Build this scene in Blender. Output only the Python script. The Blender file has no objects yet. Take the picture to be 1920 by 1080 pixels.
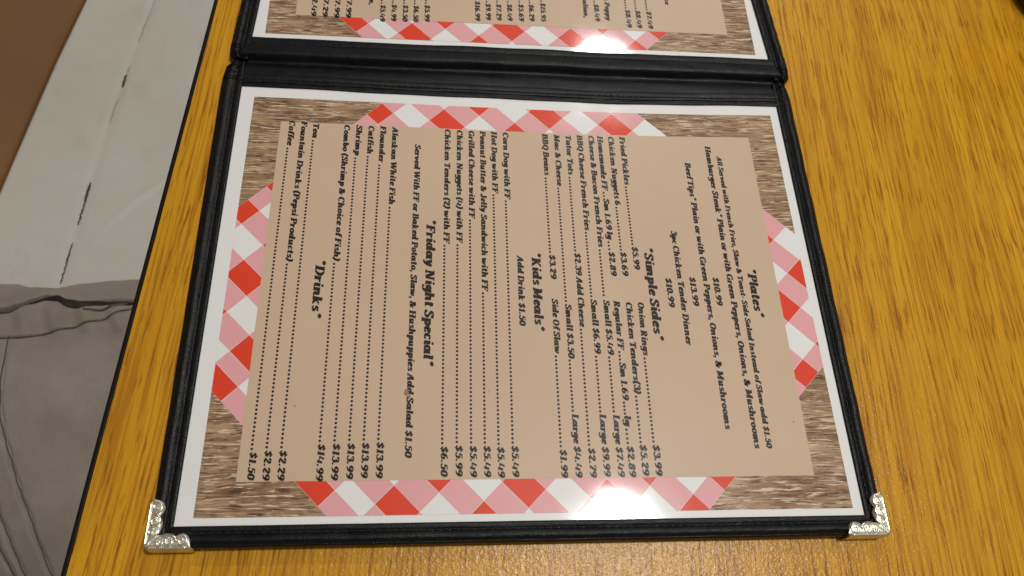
import bpy, bmesh, math, random
from mathutils import Vector, Matrix
random.seed(7)
SC = bpy.context.scene
COL = SC.collection
PI = math.pi
MM = 0.001

# ---------------------------------------------------------------- camera
cam_d = bpy.data.cameras.new('camera'); cam = bpy.data.objects.new('camera', cam_d); COL.objects.link(cam)
Rw = Matrix(((0.99545551, -0.01304721, -0.09432971),
             (-0.02728769, 0.90994753, -0.41382468),
             (0.09123434, 0.4145181, 0.90545626)))
cam.matrix_world = Matrix.Translation((0.0924968, -0.03975486, 0.30028457)) @ Rw.to_4x4()
cam_d.sensor_width = 36.0; cam_d.lens = 1387.0/1920*36.0
cam_d.clip_start = 0.01; cam_d.clip_end = 50
cam_d.dof.use_dof = True; cam_d.dof.focus_distance = 0.335; cam_d.dof.aperture_fstop = 16.0
SC.camera = cam

# ---------------------------------------------------------------- light
world = bpy.data.worlds.new('World'); SC.world = world; world.use_nodes = True
bg = world.node_tree.nodes['Background']
bg.inputs[0].default_value = (1.0, 0.96, 0.92, 1); bg.inputs[1].default_value = 0.19
def ceiling_lamp(name, loc, power, size):
    ld = bpy.data.lights.new(name, 'AREA'); ld.shape = 'DISK'; ld.size = size; ld.energy = power
    ld.color = (1.0, 0.98, 0.945)
    o = bpy.data.objects.new(name, ld); COL.objects.link(o); o.location = loc
    return o
ceiling_lamp('ceiling_lamp', (0.524, 0.143, 1.55), 15.0, 0.215)
ceiling_lamp('ceiling_lamp', (0.59, 1.60, 1.55), 11.0, 0.19)
vs = SC.view_settings
vs.view_transform = 'Standard'; vs.look = 'None'; vs.gamma = 1; vs.use_curve_mapping = False; vs.exposure = 0.0

# ---------------------------------------------------------------- helpers
def tag(o, label=None, cat=None, group=None, kind=None):
    for k, v in (('label', label), ('category', cat), ('group', group), ('kind', kind)):
        if v: o[k] = v
    return o
def thing(name, label, cat, loc=(0, 0, 0), group=None):
    o = bpy.data.objects.new(name, None); COL.objects.link(o); o.location = loc; o.empty_display_size = 0.02
    return tag(o, label, cat, group)
def mesh(name, verts, faces, mat, parent=None, smooth=False, label=None):
    me = bpy.data.meshes.new(name); me.from_pydata([tuple(v) for v in verts], [], faces); me.update()
    mats = mat if isinstance(mat, (list, tuple)) else [mat]
    for m in mats: me.materials.append(m)
    if smooth:
        for p in me.polygons: p.use_smooth = True
    o = bpy.data.objects.new(name, me); COL.objects.link(o)
    if parent:
        o.parent = parent
        o.matrix_parent_inverse = Matrix.Identity(4)
        w = Vector((0, 0, 0)); q = parent
        while q: w += q.location; q = q.parent
        o.location = (0, 0, 0)
        me.transform(Matrix.Translation(-w))
    if label: o['label'] = label
    return o
class MB:
    def __init__(s): s.v = []; s.f = []
    def add(s, v, f):
        n = len(s.v); s.v += [tuple(p) for p in v]; s.f += [tuple(i+n for i in q) for q in f]
    def box(s, x0, x1, y0, y1, z0, z1):
        s.add([(x0,y0,z0),(x1,y0,z0),(x1,y1,z0),(x0,y1,z0),(x0,y0,z1),(x1,y0,z1),(x1,y1,z1),(x0,y1,z1)],
              [(3,2,1,0),(4,5,6,7),(0,1,5,4),(1,2,6,5),(2,3,7,6),(3,0,4,7)])
    def grid(s, nx, ny, fn, flip=False):
        v = [fn(i/nx, j/ny) for j in range(ny+1) for i in range(nx+1)]
        f = []
        for j in range(ny):
            for i in range(nx):
                a = j*(nx+1)+i; q = (a, a+1, a+nx+2, a+nx+1)
                f.append(q[::-1] if flip else q)
        s.add(v, f)
    def tube(s, pts, r, n=8, cap=True):
        pts = [Vector(p) for p in pts]; v = []; m = len(pts)
        rr = r if isinstance(r, (list, tuple)) else [r]*m
        up = Vector((0, 0, 1))
        for i, p in enumerate(pts):
            t = (pts[min(i+1, m-1)]-pts[max(i-1, 0)]).normalized()
            a = t.cross(up)
            if a.length < 1e-4: a = t.cross(Vector((1, 0, 0)))
            a.normalize(); b = a.cross(t)
            for k in range(n):
                an = 2*PI*k/n; v.append(p+rr[i]*(math.cos(an)*a+math.sin(an)*b))
        f = []
        for i in range(m-1):
            for k in range(n):
                k2 = (k+1) % n
                f.append((i*n+k, i*n+k2, (i+1)*n+k2, (i+1)*n+k))
        if cap:
            f.append(tuple(range(n))[::-1]); f.append(tuple((m-1)*n+k for k in range(n)))
        s.add(v, f)
    def lathe(s, cx, cy, prof, n=40):
        v = []; m = len(prof)
        for r, z in prof:
            for k in range(n):
                a = 2*PI*k/n; v.append((cx+r*math.cos(a), cy+r*math.sin(a), z))
        f = [(i*n+k, i*n+(k+1) % n, (i+1)*n+(k+1) % n, (i+1)*n+k) for i in range(m-1) for k in range(n)]
        f.append(tuple(range(n))[::-1]); f.append(tuple((m-1)*n+k for k in range(n)))
        s.add(v, f)
    def build(s, name, mat, parent=None, smooth=False, label=None):
        return mesh(name, s.v, s.f, mat, parent, smooth, label)
def sstep(a, b, x):
    t = min(1, max(0, (x-a)/(b-a))); return t*t*(3-2*t)
def lerp_pts(P, x):
    if x <= P[0][0]: return P[0][1]
    for (x0, y0), (x1, y1) in zip(P, P[1:]):
        if x <= x1: 
            t = (x-x0)/(x1-x0); t = t*t*(3-2*t)*.5+t*.5
            return y0+(y1-y0)*t
    return P[-1][1]

# ---------------------------------------------------------------- materials
class NT:
    def __init__(s, name):
        s.m = bpy.data.materials.new(name); s.m.use_nodes = True
        s.t = s.m.node_tree; s.b = s.t.nodes['Principled BSDF']
    def n(s, typ, **kw):
        nd = s.t.nodes.new(typ)
        for k, v in kw.items():
            if k.startswith('i_'):
                key = k[2:]; key = int(key) if key.isdigit() else key.replace('_', ' ')
                nd.inputs[key].default_value = v
            else: setattr(nd, k, v)
        return nd
    def l(s, a, b): s.t.links.new(a, b)
    def co(s): return s.n('ShaderNodeTexCoord').outputs['Object']
    def mapping(s, src, scale=(1, 1, 1), rot=(0, 0, 0), loc=(0, 0, 0)):
        mp = s.n('ShaderNodeMapping'); mp.inputs['Scale'].default_value = scale
        mp.inputs['Rotation'].default_value = rot; mp.inputs['Location'].default_value = loc
        s.l(src, mp.inputs[0]); return mp.outputs[0]
    def noise(s, vec, scale, detail=3, rough=.5, dist=0):
        nd = s.n('ShaderNodeTexNoise', i_Scale=scale, i_Detail=detail, i_Roughness=rough, i_Distortion=dist)
        s.l(vec, nd.inputs['Vector']); return nd.outputs[0]
    def ramp(s, fac, stops, interp='LINEAR'):
        r = s.n('ShaderNodeValToRGB'); e = r.color_ramp; e.interpolation = interp
        while len(e.elements) < len(stops): e.elements.new(.5)
        for el, (p, c) in zip(e.elements, stops):
            el.position = p; el.color = (c, c, c, 1) if not isinstance(c, (tuple, list)) else (*c, 1)
        s.l(fac, r.inputs[0]); return r.outputs[0]
    def mix(s, fac, a, b, mode='MIX'):
        m = s.n('ShaderNodeMix', data_type='RGBA', blend_type=mode)
        for sock, v in ((m.inputs[0], fac), (m.inputs[6], a), (m.inputs[7], b)):
            if hasattr(v, 'is_output'): s.l(v, sock)
            else: sock.default_value = v if isinstance(v, (int, float)) else (*v, 1)
        return m.outputs[2]
    def math(s, op, a, b=None, clamp=False):
        m = s.n('ShaderNodeMath', operation=op, use_clamp=clamp)
        for sock, v in ((m.inputs[0], a), (m.inputs[1], b)):
            if v is None: continue
            if hasattr(v, 'is_output'): s.l(v, sock)
            else: sock.default_value = v
        return m.outputs[0]
    def bump(s, h, strength, dist, chain=None):
        b = s.n('ShaderNodeBump', i_Strength=strength, i_Distance=dist)
        s.l(h, b.inputs['Height'])
        if chain: s.l(chain, b.inputs['Normal'])
        return b.outputs[0]
    def set(s, **kw):
        for k, v in kw.items():
            sock = s.b.inputs[k.replace('_', ' ')]
            if hasattr(v, 'is_output'): s.l(v, sock)
            elif isinstance(v, (tuple, list)) and len(v) == 3 and sock.type == 'RGBA': sock.default_value = (*v, 1)
            else: sock.default_value = v
        return s

def sleeve(nt, color):
    """print seen through the clear pocket: matt ink with a glossy clear coat, the same gloss on every ink"""
    geo = nt.n('ShaderNodeNewGeometry').outputs['Position']
    w = nt.noise(geo, 22, 2, .45)
    nrm2 = nt.bump(w, .5, .00042)
    dust = nt.noise(geo, 30, 3, .55)
    nt.set(Base_Color=color, Roughness=.42, Specular_IOR_Level=.22, Coat_Weight=1.0, Coat_IOR=1.5)
    nt.l(nt.ramp(dust, [(.35, .045), (.75, .085)]), nt.b.inputs['Coat Roughness'])
    nt.l(nrm2, nt.b.inputs['Coat Normal'])
    return nt.m
def flat_print(name, c, var=.04):
    nt = NT(name); geo = nt.n('ShaderNodeNewGeometry').outputs['Position']
    n = nt.noise(geo, 14, 4, .6)
    lo = tuple(v*(1-var) for v in c); hi = tuple(min(1, v*(1+var)) for v in c)
    return sleeve(nt, nt.ramp(n, [(.3, lo), (.7, hi)]))
M = {}
M['paper'] = flat_print('white_paper', (.78, .775, .75), .02)
M['tan'] = flat_print('tan_print', (.585, .425, .285), .035)
M['red'] = flat_print('red_print', (.73, .046, .010), .05)
M['pink'] = flat_print('pink_print', (.76, .365, .372), .04)
M['ink'] = flat_print('black_ink', (.009, .007, .004), .1)
M['stain'] = flat_print('brown_stain', (.30, .16, .07), .2)
def wood_print():
    nt = NT('printed_rustic_wood'); geo = nt.n('ShaderNodeNewGeometry').outputs['Position']
    wob = nt.noise(nt.mapping(geo, (30, 120, 0)), 1, 2, .5)
    off = nt.n('ShaderNodeCombineXYZ'); nt.l(nt.math('MULTIPLY', wob, .004), off.inputs[1])
    add = nt.n('ShaderNodeVectorMath', operation='ADD'); nt.l(geo, add.inputs[0]); nt.l(off.outputs[0], add.inputs[1])
    p = add.outputs[0]
    a = nt.noise(nt.mapping(p, (105, 1250, 0)), 1, 4, .65)
    b = nt.noise(nt.mapping(p, (95, 1150, 0), loc=(3, 7, 0)), 1, 4, .62)
    c = nt.noise(nt.mapping(p, (22, 210, 0), loc=(1, 4, 0)), 1, 4, .6)
    base = nt.ramp(c, [(.32, (.17, .082, .036)), (.5, (.33, .19, .098)), (.66, (.49, .33, .19))])
    dark = nt.ramp(a, [(.40, 1.), (.465, 0.)])
    light = nt.ramp(b, [(.55, 0.), (.60, .9)])
    col = nt.mix(light, base, (.72, .57, .40))
    col = nt.mix(nt.math('MULTIPLY', dark, .9), col, (.055, .026, .013))
    return sleeve(nt, col)
M['woodprint'] = wood_print()
def leather():
    nt = NT('black_leatherette'); co = nt.n('ShaderNodeNewGeometry').outputs['Position']
    vor = nt.n('ShaderNodeTexVoronoi', i_Scale=1500.); nt.l(co, vor.inputs['Vector'])
    n1 = nt.noise(nt.mapping(co, (500, 2600, 900)), 1, 3, .6)
    n2 = nt.noise(co, 160, 3, .55)
    h = nt.math('ADD', nt.math('MULTIPLY', vor.outputs[0], .5), nt.math('ADD', n1, n2))
    nt.set(Base_Color=nt.ramp(n2, [(.3, (.0025, .0025, .0028)), (.7, (.005, .005, .0055))]), Specular_IOR_Level=.22,
           Roughness=nt.ramp(n2, [(.3, .30), (.7, .44)]), Normal=nt.bump(h, .6, .00025))
    return nt.m
M['leather'] = leather()
M['thread'] = NT('black_thread').set(Base_Color=(.012, .012, .013), Roughness=.6).m
def metal():
    nt = NT('nickel_brass'); co = nt.co(); n = nt.noise(co, 300, 3, .6)
    nt.set(Base_Color=nt.ramp(n, [(.35, (.66, .63, .50)), (.65, (.80, .77, .63))]), Metallic=1.0, Roughness=.40)
    return nt.m
M['metalscroll'] = NT('polished_nickel_brass').set(Base_Color=(.95, .92, .78), Metallic=1.0, Roughness=.26).m
M['metal'] = metal()
def table_wood():
    nt = NT('oak_laminate'); co = nt.co()
    warp = nt.noise(nt.mapping(co, (9, 3.0, 0)), 1, 2, .5)
    off = nt.n('ShaderNodeCombineXYZ'); nt.l(nt.math('MULTIPLY', warp, .012), off.inputs[0])
    add = nt.n('ShaderNodeVectorMath', operation='ADD'); nt.l(co, add.inputs[0]); nt.l(off.outputs[0], add.inputs[1])
    p = add.outputs[0]
    broad = nt.noise(nt.mapping(p, (75, 4.0, 0)), 1, 4, .6)
    mid = nt.noise(nt.mapping(p, (620, 11, 0), loc=(5, 2, 0)), 1, 4, .62)
    pores = nt.noise(nt.mapping(p, (860, 42, 0), loc=(2, 9, 0)), 1, 3, .6)
    dens = nt.noise(nt.mapping(p, (45, 9, 0), loc=(8, 1, 0)), 1, 3, .55)
    col = nt.ramp(broad, [(.30, (.47, .208, .0100)), (.5, (.585, .285, .0130)), (.72, (.655, .338, .016))])
    col = nt.mix(nt.ramp(mid, [(.40, .80), (.53, 0.)]), col, (.38, .150, .008))
    thr = nt.math('ADD', pores, nt.math('MULTIPLY', nt.math('SUBTRACT', dens, .5), .17))
    col = nt.mix(nt.ramp(thr, [(.36, .75), (.45, 0.)]), col, (.20, .070, .006))
    tex = nt.noise(co, 620, 2, .55)
    tex2 = nt.noise(co, 1500, 1, .5)
    h = nt.math('ADD', tex, nt.math('MULTIPLY', tex2, .4))
    nt.set(Base_Color=col, Roughness=.27, Specular_IOR_Level=.30, Normal=nt.bump(h, .65, .00035))
    return nt.m
M['oak'] = table_wood()
M['rubber'] = NT('black_edge_moulding').set(Base_Color=(.006, .006, .007), Roughness=.35, Specular_IOR_Level=.3).m
def vinyl():
    nt = NT('off_white_vinyl'); co = nt.co()
    n = nt.noise(co, 7, 4, .6); fine = nt.noise(co, 420, 3, .6)
    wr = nt.noise(nt.mapping(co, (14, 34, 10), (0, 0, .7)), 1, 3, .5, .6)
    g = nt.noise(nt.mapping(co, (30, 14, 10)), 1, 4, .65)
    col = nt.ramp(n, [(.3, (.53, .515, .45)), (.7, (.59, .58, .52))])
    col = nt.mix(nt.ramp(g, [(.58, 0.), (.78, .30)]), col, (.33, .29, .235))
    nt.set(Base_Color=col, Roughness=.42, Specular_IOR_Level=.4,
           Normal=nt.bump(fine, .12, .0003, nt.bump(wr, .35, .006)))
    return nt.m
M['vinyl'] = vinyl()
M['crack'] = NT('dark_seam_dirt').set(Base_Color=(.05, .04, .03), Roughness=.8).m
M['crack_faint'] = NT('faint_seam_dirt').set(Base_Color=(.36, .33, .28), Roughness=.8).m
def brown():
    nt = NT('brown_vinyl'); co = nt.co()
    n = nt.noise(co, 9, 4, .6)
    nt.set(Base_Color=nt.ramp(n, [(.3, (.255, .128, .043)), (.7, (.315, .162, .057))]), Roughness=.55,
           Normal=nt.bump(nt.noise(co, 500, 3), .2, .0004))
    return nt.m
M['brown'] = brown()
def cloth():
    nt = NT('grey_khaki_twill'); co = nt.co()
    n = nt.noise(co, 26, 4, .6); weave = nt.noise(nt.mapping(co, (900, 2600, 900), (0, 0, .6)), 1, 2, .6)
    col = nt.ramp(n, [(.3, (.225, .192, .160)), (.7, (.30, .262, .226))])
    col = nt.mix(nt.ramp(weave, [(.35, .22), (.6, 0.)]), col, (.12, .095, .075))
    nt.set(Base_Color=col, Roughness=.92, Specular_IOR_Level=.15, Sheen_Weight=.2,
           Normal=nt.bump(weave, .35, .0004, nt.bump(n, .4, .004)))
    return nt.m
M['cloth'] = cloth()
M['seam'] = NT('shaded_seam').set(Base_Color=(.075, .06, .048), Roughness=.95).m
M['pocketshade'] = NT('painted_pocket_shade').set(Base_Color=(.035, .027, .021), Roughness=.95).m
def carpet():
    nt = NT('dark_floor_tile'); co = nt.co(); n = nt.noise(co, 30, 5, .7)
    nt.set(Base_Color=nt.ramp(n, [(.3, (.07, .045, .03)), (.7, (.12, .08, .055))]), Roughness=.7); return nt.m
M['floor'] = carpet()
def darkglass():
    nt = NT('dark_brown_gloss'); nt.set(Base_Color=(.025, .010, .004), Roughness=.18, Specular_IOR_Level=.5); return nt.m
M['darkglass'] = darkglass()
M['iron'] = NT('black_iron').set(Base_Color=(.02, .02, .022), Roughness=.5, Metallic=.6).m
# ---------------------------------------------------------------- lettering: a heavy slanted serif drawn with a broad pen
# every glyph is a list of strokes in cap-height units; the pen is thick on verticals and thin on horizontals
PT, PH, SL = .288, .136, .21
GL = {}
def catmull(P, n=5):
    Q = [P[0]]+list(P)+[P[-1]]; out = []
    for i in range(1, len(Q)-2):
        p0, p1, p2, p3 = Q[i-1], Q[i], Q[i+1], Q[i+2]
        for k in range(n):
            t = k/n
            out.append(tuple(.5*((2*p1[a])+(-p0[a]+p2[a])*t+(2*p0[a]-5*p1[a]+4*p2[a]-p3[a])*t*t+(-p0[a]+3*p1[a]-3*p2[a]+p3[a])*t**3) for a in (0, 1)))
    out.append(P[-1]); return out
def L(*c, w=1): return ('r', [(c[i], c[i+1]) for i in range(0, len(c), 2)], w)
def C(*c, w=1): return ('r', catmull([(c[i], c[i+1]) for i in range(0, len(c), 2)]), w)
def E(cx, cy, rx, ry, a0=0, a1=360, w=1):
    n = max(6, int(abs(a1-a0)/24))
    return ('r', [(cx+rx*math.cos(math.radians(a0+(a1-a0)*k/n)), cy+ry*math.sin(math.radians(a0+(a1-a0)*k/n))) for k in range(n+1)], w)
def B(cx, cy, r): return ('d', [(cx+r*math.cos(k*PI/5), cy+r*math.sin(k*PI/5)) for k in range(10)], 1)
def S(x, y, w=.36): return ('r', [(x-w/2, y), (x+w/2, y)], 1)
def g(ch, adv, *st): GL[ch] = (adv, st)
TL = lambda x: C(x, .2, x+.02, .07, x+.11, .05, x+.18, .13, w=.75)
g('a', .77, E(.28, .36, .18, .29), L(.56, .70, .56, .12), TL(.56))
g('b', .66, L(.17, 1.02, .17, .08), S(.10, .99, .2), E(.36, .35, .17, .29))
g('c', .56, E(.31, .35, .19, .29, 45, 325), B(.43, .54, .085))
g('d', .78, E(.28, .36, .18, .29), L(.55, 1.02, .55, .12), S(.49, .99, .2), TL(.55))
g('e', .58, C(.13, .36, .34, .38, .45, .50, .38, .63, .25, .62, .14, .44, .14, .24, .24, .07, .38, .07, .5, .2))
g('f', .48, C(.54, .93, .44, 1.0, .31, .92, .25, .65), L(.25, .7, .25, .02), S(.27, .66, .42), S(.25, .05, .38), B(.52, .93, .08))
g('g', .66, E(.27, .38, .16, .26), C(.5, .68, .5, .0, .4, -.24, .2, -.27, .08, -.16), B(.1, -.15, .075), S(.56, .65, .16))
g('h', .76, L(.17, 1.02, .17, .03), S(.1, .99, .2), C(.2, .45, .32, .62, .46, .62, .52, .48), L(.52, .52, .52, .12), S(.17, .05, .34), TL(.52))
g('i', .40, L(.19, .68, .19, .12), S(.12, .65, .2), TL(.19), B(.21, .93, .125))
g('k', .74, L(.17, 1.02, .17, .03), S(.1, .99, .2), L(.22, .33, .5, .62, w=.7), S(.52, .64, .26), L(.27, .38, .52, .07, w=.95), S(.17, .05, .34), S(.57, .05, .2))
g('l', .40, L(.18, 1.02, .18, .12), S(.11, .99, .2), TL(.18))
g('m', 1.07, L(.17, .68, .17, .03), S(.1, .65, .2), C(.2, .45, .3, .62, .42, .62, .48, .48), L(.48, .52, .48, .03), C(.51, .45, .62, .62, .75, .62, .81, .48), L(.81, .52, .81, .12), TL(.81), S(.17, .05, .3), S(.48, .05, .28))
g('n', .77, L(.17, .68, .17, .03), S(.1, .65, .2), C(.2, .45, .32, .62, .46, .62, .52, .48), L(.52, .52, .52, .12), TL(.52), S(.17, .05, .32))
g('o', .65, E(.33, .36, .2, .3))
g('p', .67, L(.18, .68, .18, -.24), S(.11, .65, .2), E(.37, .35, .17, .29), S(.18, -.24, .36))
g('q', .67, E(.27, .35, .16, .29), L(.5, .68, .5, -.24), S(.5, -.24, .34))
g('r', .54, L(.17, .68, .17, .03), S(.1, .65, .2), C(.2, .42, .28, .58, .4, .63, w=.8), B(.42, .57, .105), S(.17, .05, .34))
g('s', .53, C(.42, .56, .3, .65, .16, .58, .17, .45, .36, .3, .4, .17, .28, .06, .12, .11, w=.95), B(.4, .54, .07), B(.13, .14, .08))
g('t', .47, L(.2, .92, .2, .18), S(.23, .66, .4), C(.2, .2, .23, .07, .33, .06, .42, .14, w=.85))
g('u', .76, L(.17, .68, .17, .25), S(.1, .65, .2), C(.17, .3, .2, .08, .34, .07, .47, .25), L(.52, .68, .52, .12), S(.46, .65, .18), TL(.52))
g('v', .64, L(.12, .67, .26, .05), S(.1, .65, .28), C(.28, .05, .47, .3, .5, .62, w=.8), B(.49, .6, .08))
g('w', .94, L(.12, .67, .24, .05), S(.1, .65, .26), L(.26, .05, .44, .62, w=.75), L(.44, .67, .56, .05), C(.58, .05, .76, .3, .8, .62, w=.8), B(.79, .6, .08))
g('y', .66, L(.12, .67, .3, .05), S(.1, .65, .28), C(.5, .66, .44, .2, .3, -.15, .12, -.25), B(.13, -.2, .08), B(.5, .62, .07))
g('x', .66, L(.12, .65, .5, .05), L(.5, .65, .12, .05, w=.7), S(.12, .65, .26), S(.5, .05, .24))
g('z', .58, S(.3, .64, .44), L(.48, .62, .1, .06, w=.8), S(.3, .05, .46))
g('A', .86, C(.12, .03, .28, .6, .46, .98, w=.75), L(.48, 1.0, .62, .03, w=1.05), S(.42, .36, .4), S(.12, .05, .34), S(.65, .05, .34))
g('B', .80, L(.2, .98, .2, .02), C(.2, .95, .48, .95, .58, .74, .48, .55, .24, .53), C(.3, .53, .55, .5, .64, .28, .5, .06, .2, .05), S(.14, .95, .3), S(.16, .05, .34))
g('C', .76, E(.41, .5, .29, .46, 50, 315), L(.64, .98, .62, .66, w=.5), B(.6, .74, .07))
g('D', .88, L(.2, .98, .2, .02), C(.16, .95, .5, .93, .7, .68, .7, .35, .5, .08, .16, .05), S(.14, .95, .28), S(.14, .05, .28))
g('F', .72, L(.22, .98, .22, .02), S(.36, .94, .62), L(.66, .97, .63, .70, w=.5), S(.36, .52, .34), L(.5, .66, .48, .4, w=.4), S(.22, .05, .42))
g('G', .84, E(.41, .5, .29, .46, 50, 330), L(.64, .98, .62, .68, w=.5), L(.66, .45, .66, .04, w=.9), S(.64, .45, .34))
g('H', .98, L(.22, .98, .22, .02), L(.74, .98, .74, .02), S(.48, .5, .5), S(.22, .95, .4), S(.22, .05, .4), S(.74, .95, .4), S(.74, .05, .4))
g('I', .48, L(.23, .98, .23, .02), S(.23, .95, .42), S(.23, .05, .42))
g('J', .62, C(.4, .97, .4, .3, .34, .05, .18, .02, .08, .16), S(.4, .95, .42), B(.1, .18, .09))
g('K', .92, L(.22, .98, .22, .02), L(.28, .45, .66, .93, w=.7), L(.36, .58, .68, .06, w=1.05), S(.2, .95, .38), S(.2, .05, .38), S(.68, .95, .3), S(.74, .05, .28))
g('L', .72, L(.22, .98, .22, .02), S(.4, .05, .64), L(.64, .34, .68, .03, w=.5), S(.22, .95, .4))
g('M', 1.12, L(.2, .98, .18, .02, w=.7), L(.24, .98, .5, .1, w=1.05), L(.5, .08, .82, .98, w=.6), L(.86, .98, .86, .02), S(.16, .95, .26), S(.18, .05, .3), S(.88, .95, .28), S(.86, .05, .36))
g('N', .96, L(.2, .98, .2, .02, w=.65), L(.24, .98, .68, .04, w=1.05), L(.74, .98, .74, .02, w=.65), S(.16, .95, .28), S(.2, .05, .32), S(.74, .95, .32))
g('O', .84, E(.42, .5, .28, .45))
g('P', .76, L(.21, .98, .21, .02), C(.2, .95, .5, .95, .62, .72, .52, .47, .24, .44), S(.15, .95, .3), S(.21, .05, .42))
g('Q', .84, E(.42, .5, .28, .45), C(.3, .1, .5, .02, .62, -.16, .8, -.14, w=.9))
g('R', .86, L(.21, .98, .21, .02), C(.2, .95, .48, .95, .6, .74, .5, .53, .24, .5), L(.42, .5, .64, .06, w=1.05), S(.15, .95, .3), S(.2, .05, .38), S(.7, .05, .24))
g('S', .70, C(.56, .78, .42, .96, .22, .9, .18, .7, .36, .53, .54, .36, .5, .12, .3, .04, .12, .2), L(.6, .99, .58, .68, w=.45), L(.1, .32, .08, .01, w=.45))
g('T', .78, L(.39, .96, .39, .02), S(.39, .94, .68), L(.09, .97, .07, .68, w=.5), L(.71, .97, .69, .68, w=.5), S(.39, .05, .42))
g('W', 1.2, L(.14, .97, .34, .03), L(.36, .05, .6, .95, w=.6), L(.6, .97, .8, .03), C(.82, .05, .98, .5, 1.06, .95, w=.65), S(.14, .95, .34), S(.6, .95, .3), S(1.06, .95, .28))
g('0', .70, E(.35, .5, .22, .46))
g('1', .52, L(.27, .98, .27, .03), L(.1, .8, .27, .95, w=.6), S(.27, .05, .42))
g('2', .66, C(.14, .72, .2, .92, .4, .94, .5, .74, .4, .5, .14, .1), C(.14, .12, .3, .14, .42, .02, .58, .16), B(.16, .73, .1))
g('3', .66, C(.14, .8, .28, .96, .48, .86, .46, .62, .26, .54), C(.26, .54, .52, .5, .54, .2, .36, .04, .12, .14), B(.14, .77, .09), B(.12, .2, .1))
g('4', .80, L(.24, .98, .10, .34, w=.7), S(.38, .30, .70), L(.62, .74, .58, .0, w=.9))
g('5', .66, L(.2, .96, .16, .54, w=.6), S(.38, .92, .44), C(.16, .54, .36, .64, .52, .48, .48, .16, .3, .03, .12, .13), B(.12, .18, .1))
g('6', .70, C(.52, .95, .26, .84, .14, .5, .18, .16, .36, .04, .52, .18, .52, .42, .36, .56, .2, .44))
g('7', .66, S(.34, .92, .54), L(.1, .97, .09, .7, w=.5), C(.58, .92, .4, .5, .26, .02))
g('8', .70, E(.36, .74, .17, .2), E(.34, .27, .2, .24))
g('9', .70, C(.16, .05, .42, .16, .55, .5, .51, .84, .34, .96, .17, .82, .17, .58, .33, .44, .5, .56))
g('$', .70, C(.54, .74, .42, .9, .22, .84, .19, .66, .36, .52, .52, .36, .48, .14, .3, .08, .12, .22), B(.54, .72, .09), B(.12, .24, .09), L(.37, 1.1, .31, -.12, w=.4))
g('.', .34, B(.15, .12, .13))
g(',', .34, B(.15, .12, .13), C(.2, .1, .18, -.08, .06, -.18, w=.5))
g('-', .42, S(.2, .34, .3), S(.2, .38, .3))
g('&', .92, C(.74, .5, .6, .2, .4, .04, .2, .1, .16, .3, .42, .56, .46, .8, .32, .94, .2, .82, .28, .58, .56, .2, .78, .05), S(.72, .5, .3))
g('(', .42, C(.36, 1.06, .18, .75, .16, .3, .3, -.15))
g(')', .42, C(.1, 1.06, .26, .75, .24, .3, .06, -.15))
g('*', .58, L(.28, 1.1, .28, .68, w=.55), L(.1, .98, .46, .80, w=.75), L(.46, .98, .1, .80, w=.75))
g(' ', .24)
def ribbon(pts, w):
    v = []; n = len(pts)
    for i, (x, y) in enumerate(pts):
        a, b = pts[max(i-1, 0)], pts[min(i+1, n-1)]
        dx, dy = b[0]-a[0], b[1]-a[1]; d = math.hypot(dx, dy) or 1
        dx /= d; dy /= d
        h = .5*w*math.sqrt((PT*dy)**2+(PH*dx)**2) if w >= .6 else .5*w*PT
        v += [(x-dy*h, y+dx*h), (x+dy*h, y-dx*h)]
    f = [(2*i, 2*i+1, 2*i+3, 2*i+2) for i in range(n-1)]
    return v, f
GC = {}
def glyph(ch):
    if ch not in GC:
        polys = []
        for k, p, w in GL[ch][1]:
            if k == 'd': polys.append((p, [tuple(range(len(p)))]))
            else:
                v, f = ribbon(p, w)
                # wind every quad counter-clockwise
                ff = []
                for q in f:
                    ar = sum(v[q[i]][0]*v[q[(i+1) % 4]][1]-v[q[(i+1) % 4]][0]*v[q[i]][1] for i in range(4))
                    ff.append(q if ar > 0 else q[::-1])
                polys.append((v, ff))
        GC[ch] = polys
    return GC[ch]
def typeset(mb, text, xb, y0, y1, cap, zf):
    """text reads from y0 down to y1, its letters' tops point to +X; fitted to that run"""
    adv = sum(GL[c][0] for c in text)
    sc = (y0-y1)/(adv-.06)
    pen = -.03; k = 0
    for c in text:
        for v, f in glyph(c):
            k = (k+1) % 12
            out = []
            for x, y in v:
                X = xb+y*cap; Y = y0-(pen+x+(y-.3)*SL*min(1, cap/sc))*sc
                out.append((X*MM, Y*MM, zf(X*MM, Y*MM)+k*2e-6))
            mb.add(out, f)
        pen += GL[c][0]
def leader(mb, xb, y0, y1, zf, r=.55, pitch=1.76):
    n = max(2, int(round((y0-y1)/pitch)))
    for i in range(n):
        y = y0-(y0-y1)*(i+.5)/n
        p = [((xb+.42+r*math.cos(k*PI/4))*MM, (y+r*math.sin(k*PI/4))*MM) for k in range(8)]
        mb.add([(a, b, zf(a, b)) for a, b in p], [tuple(range(8))])
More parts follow.
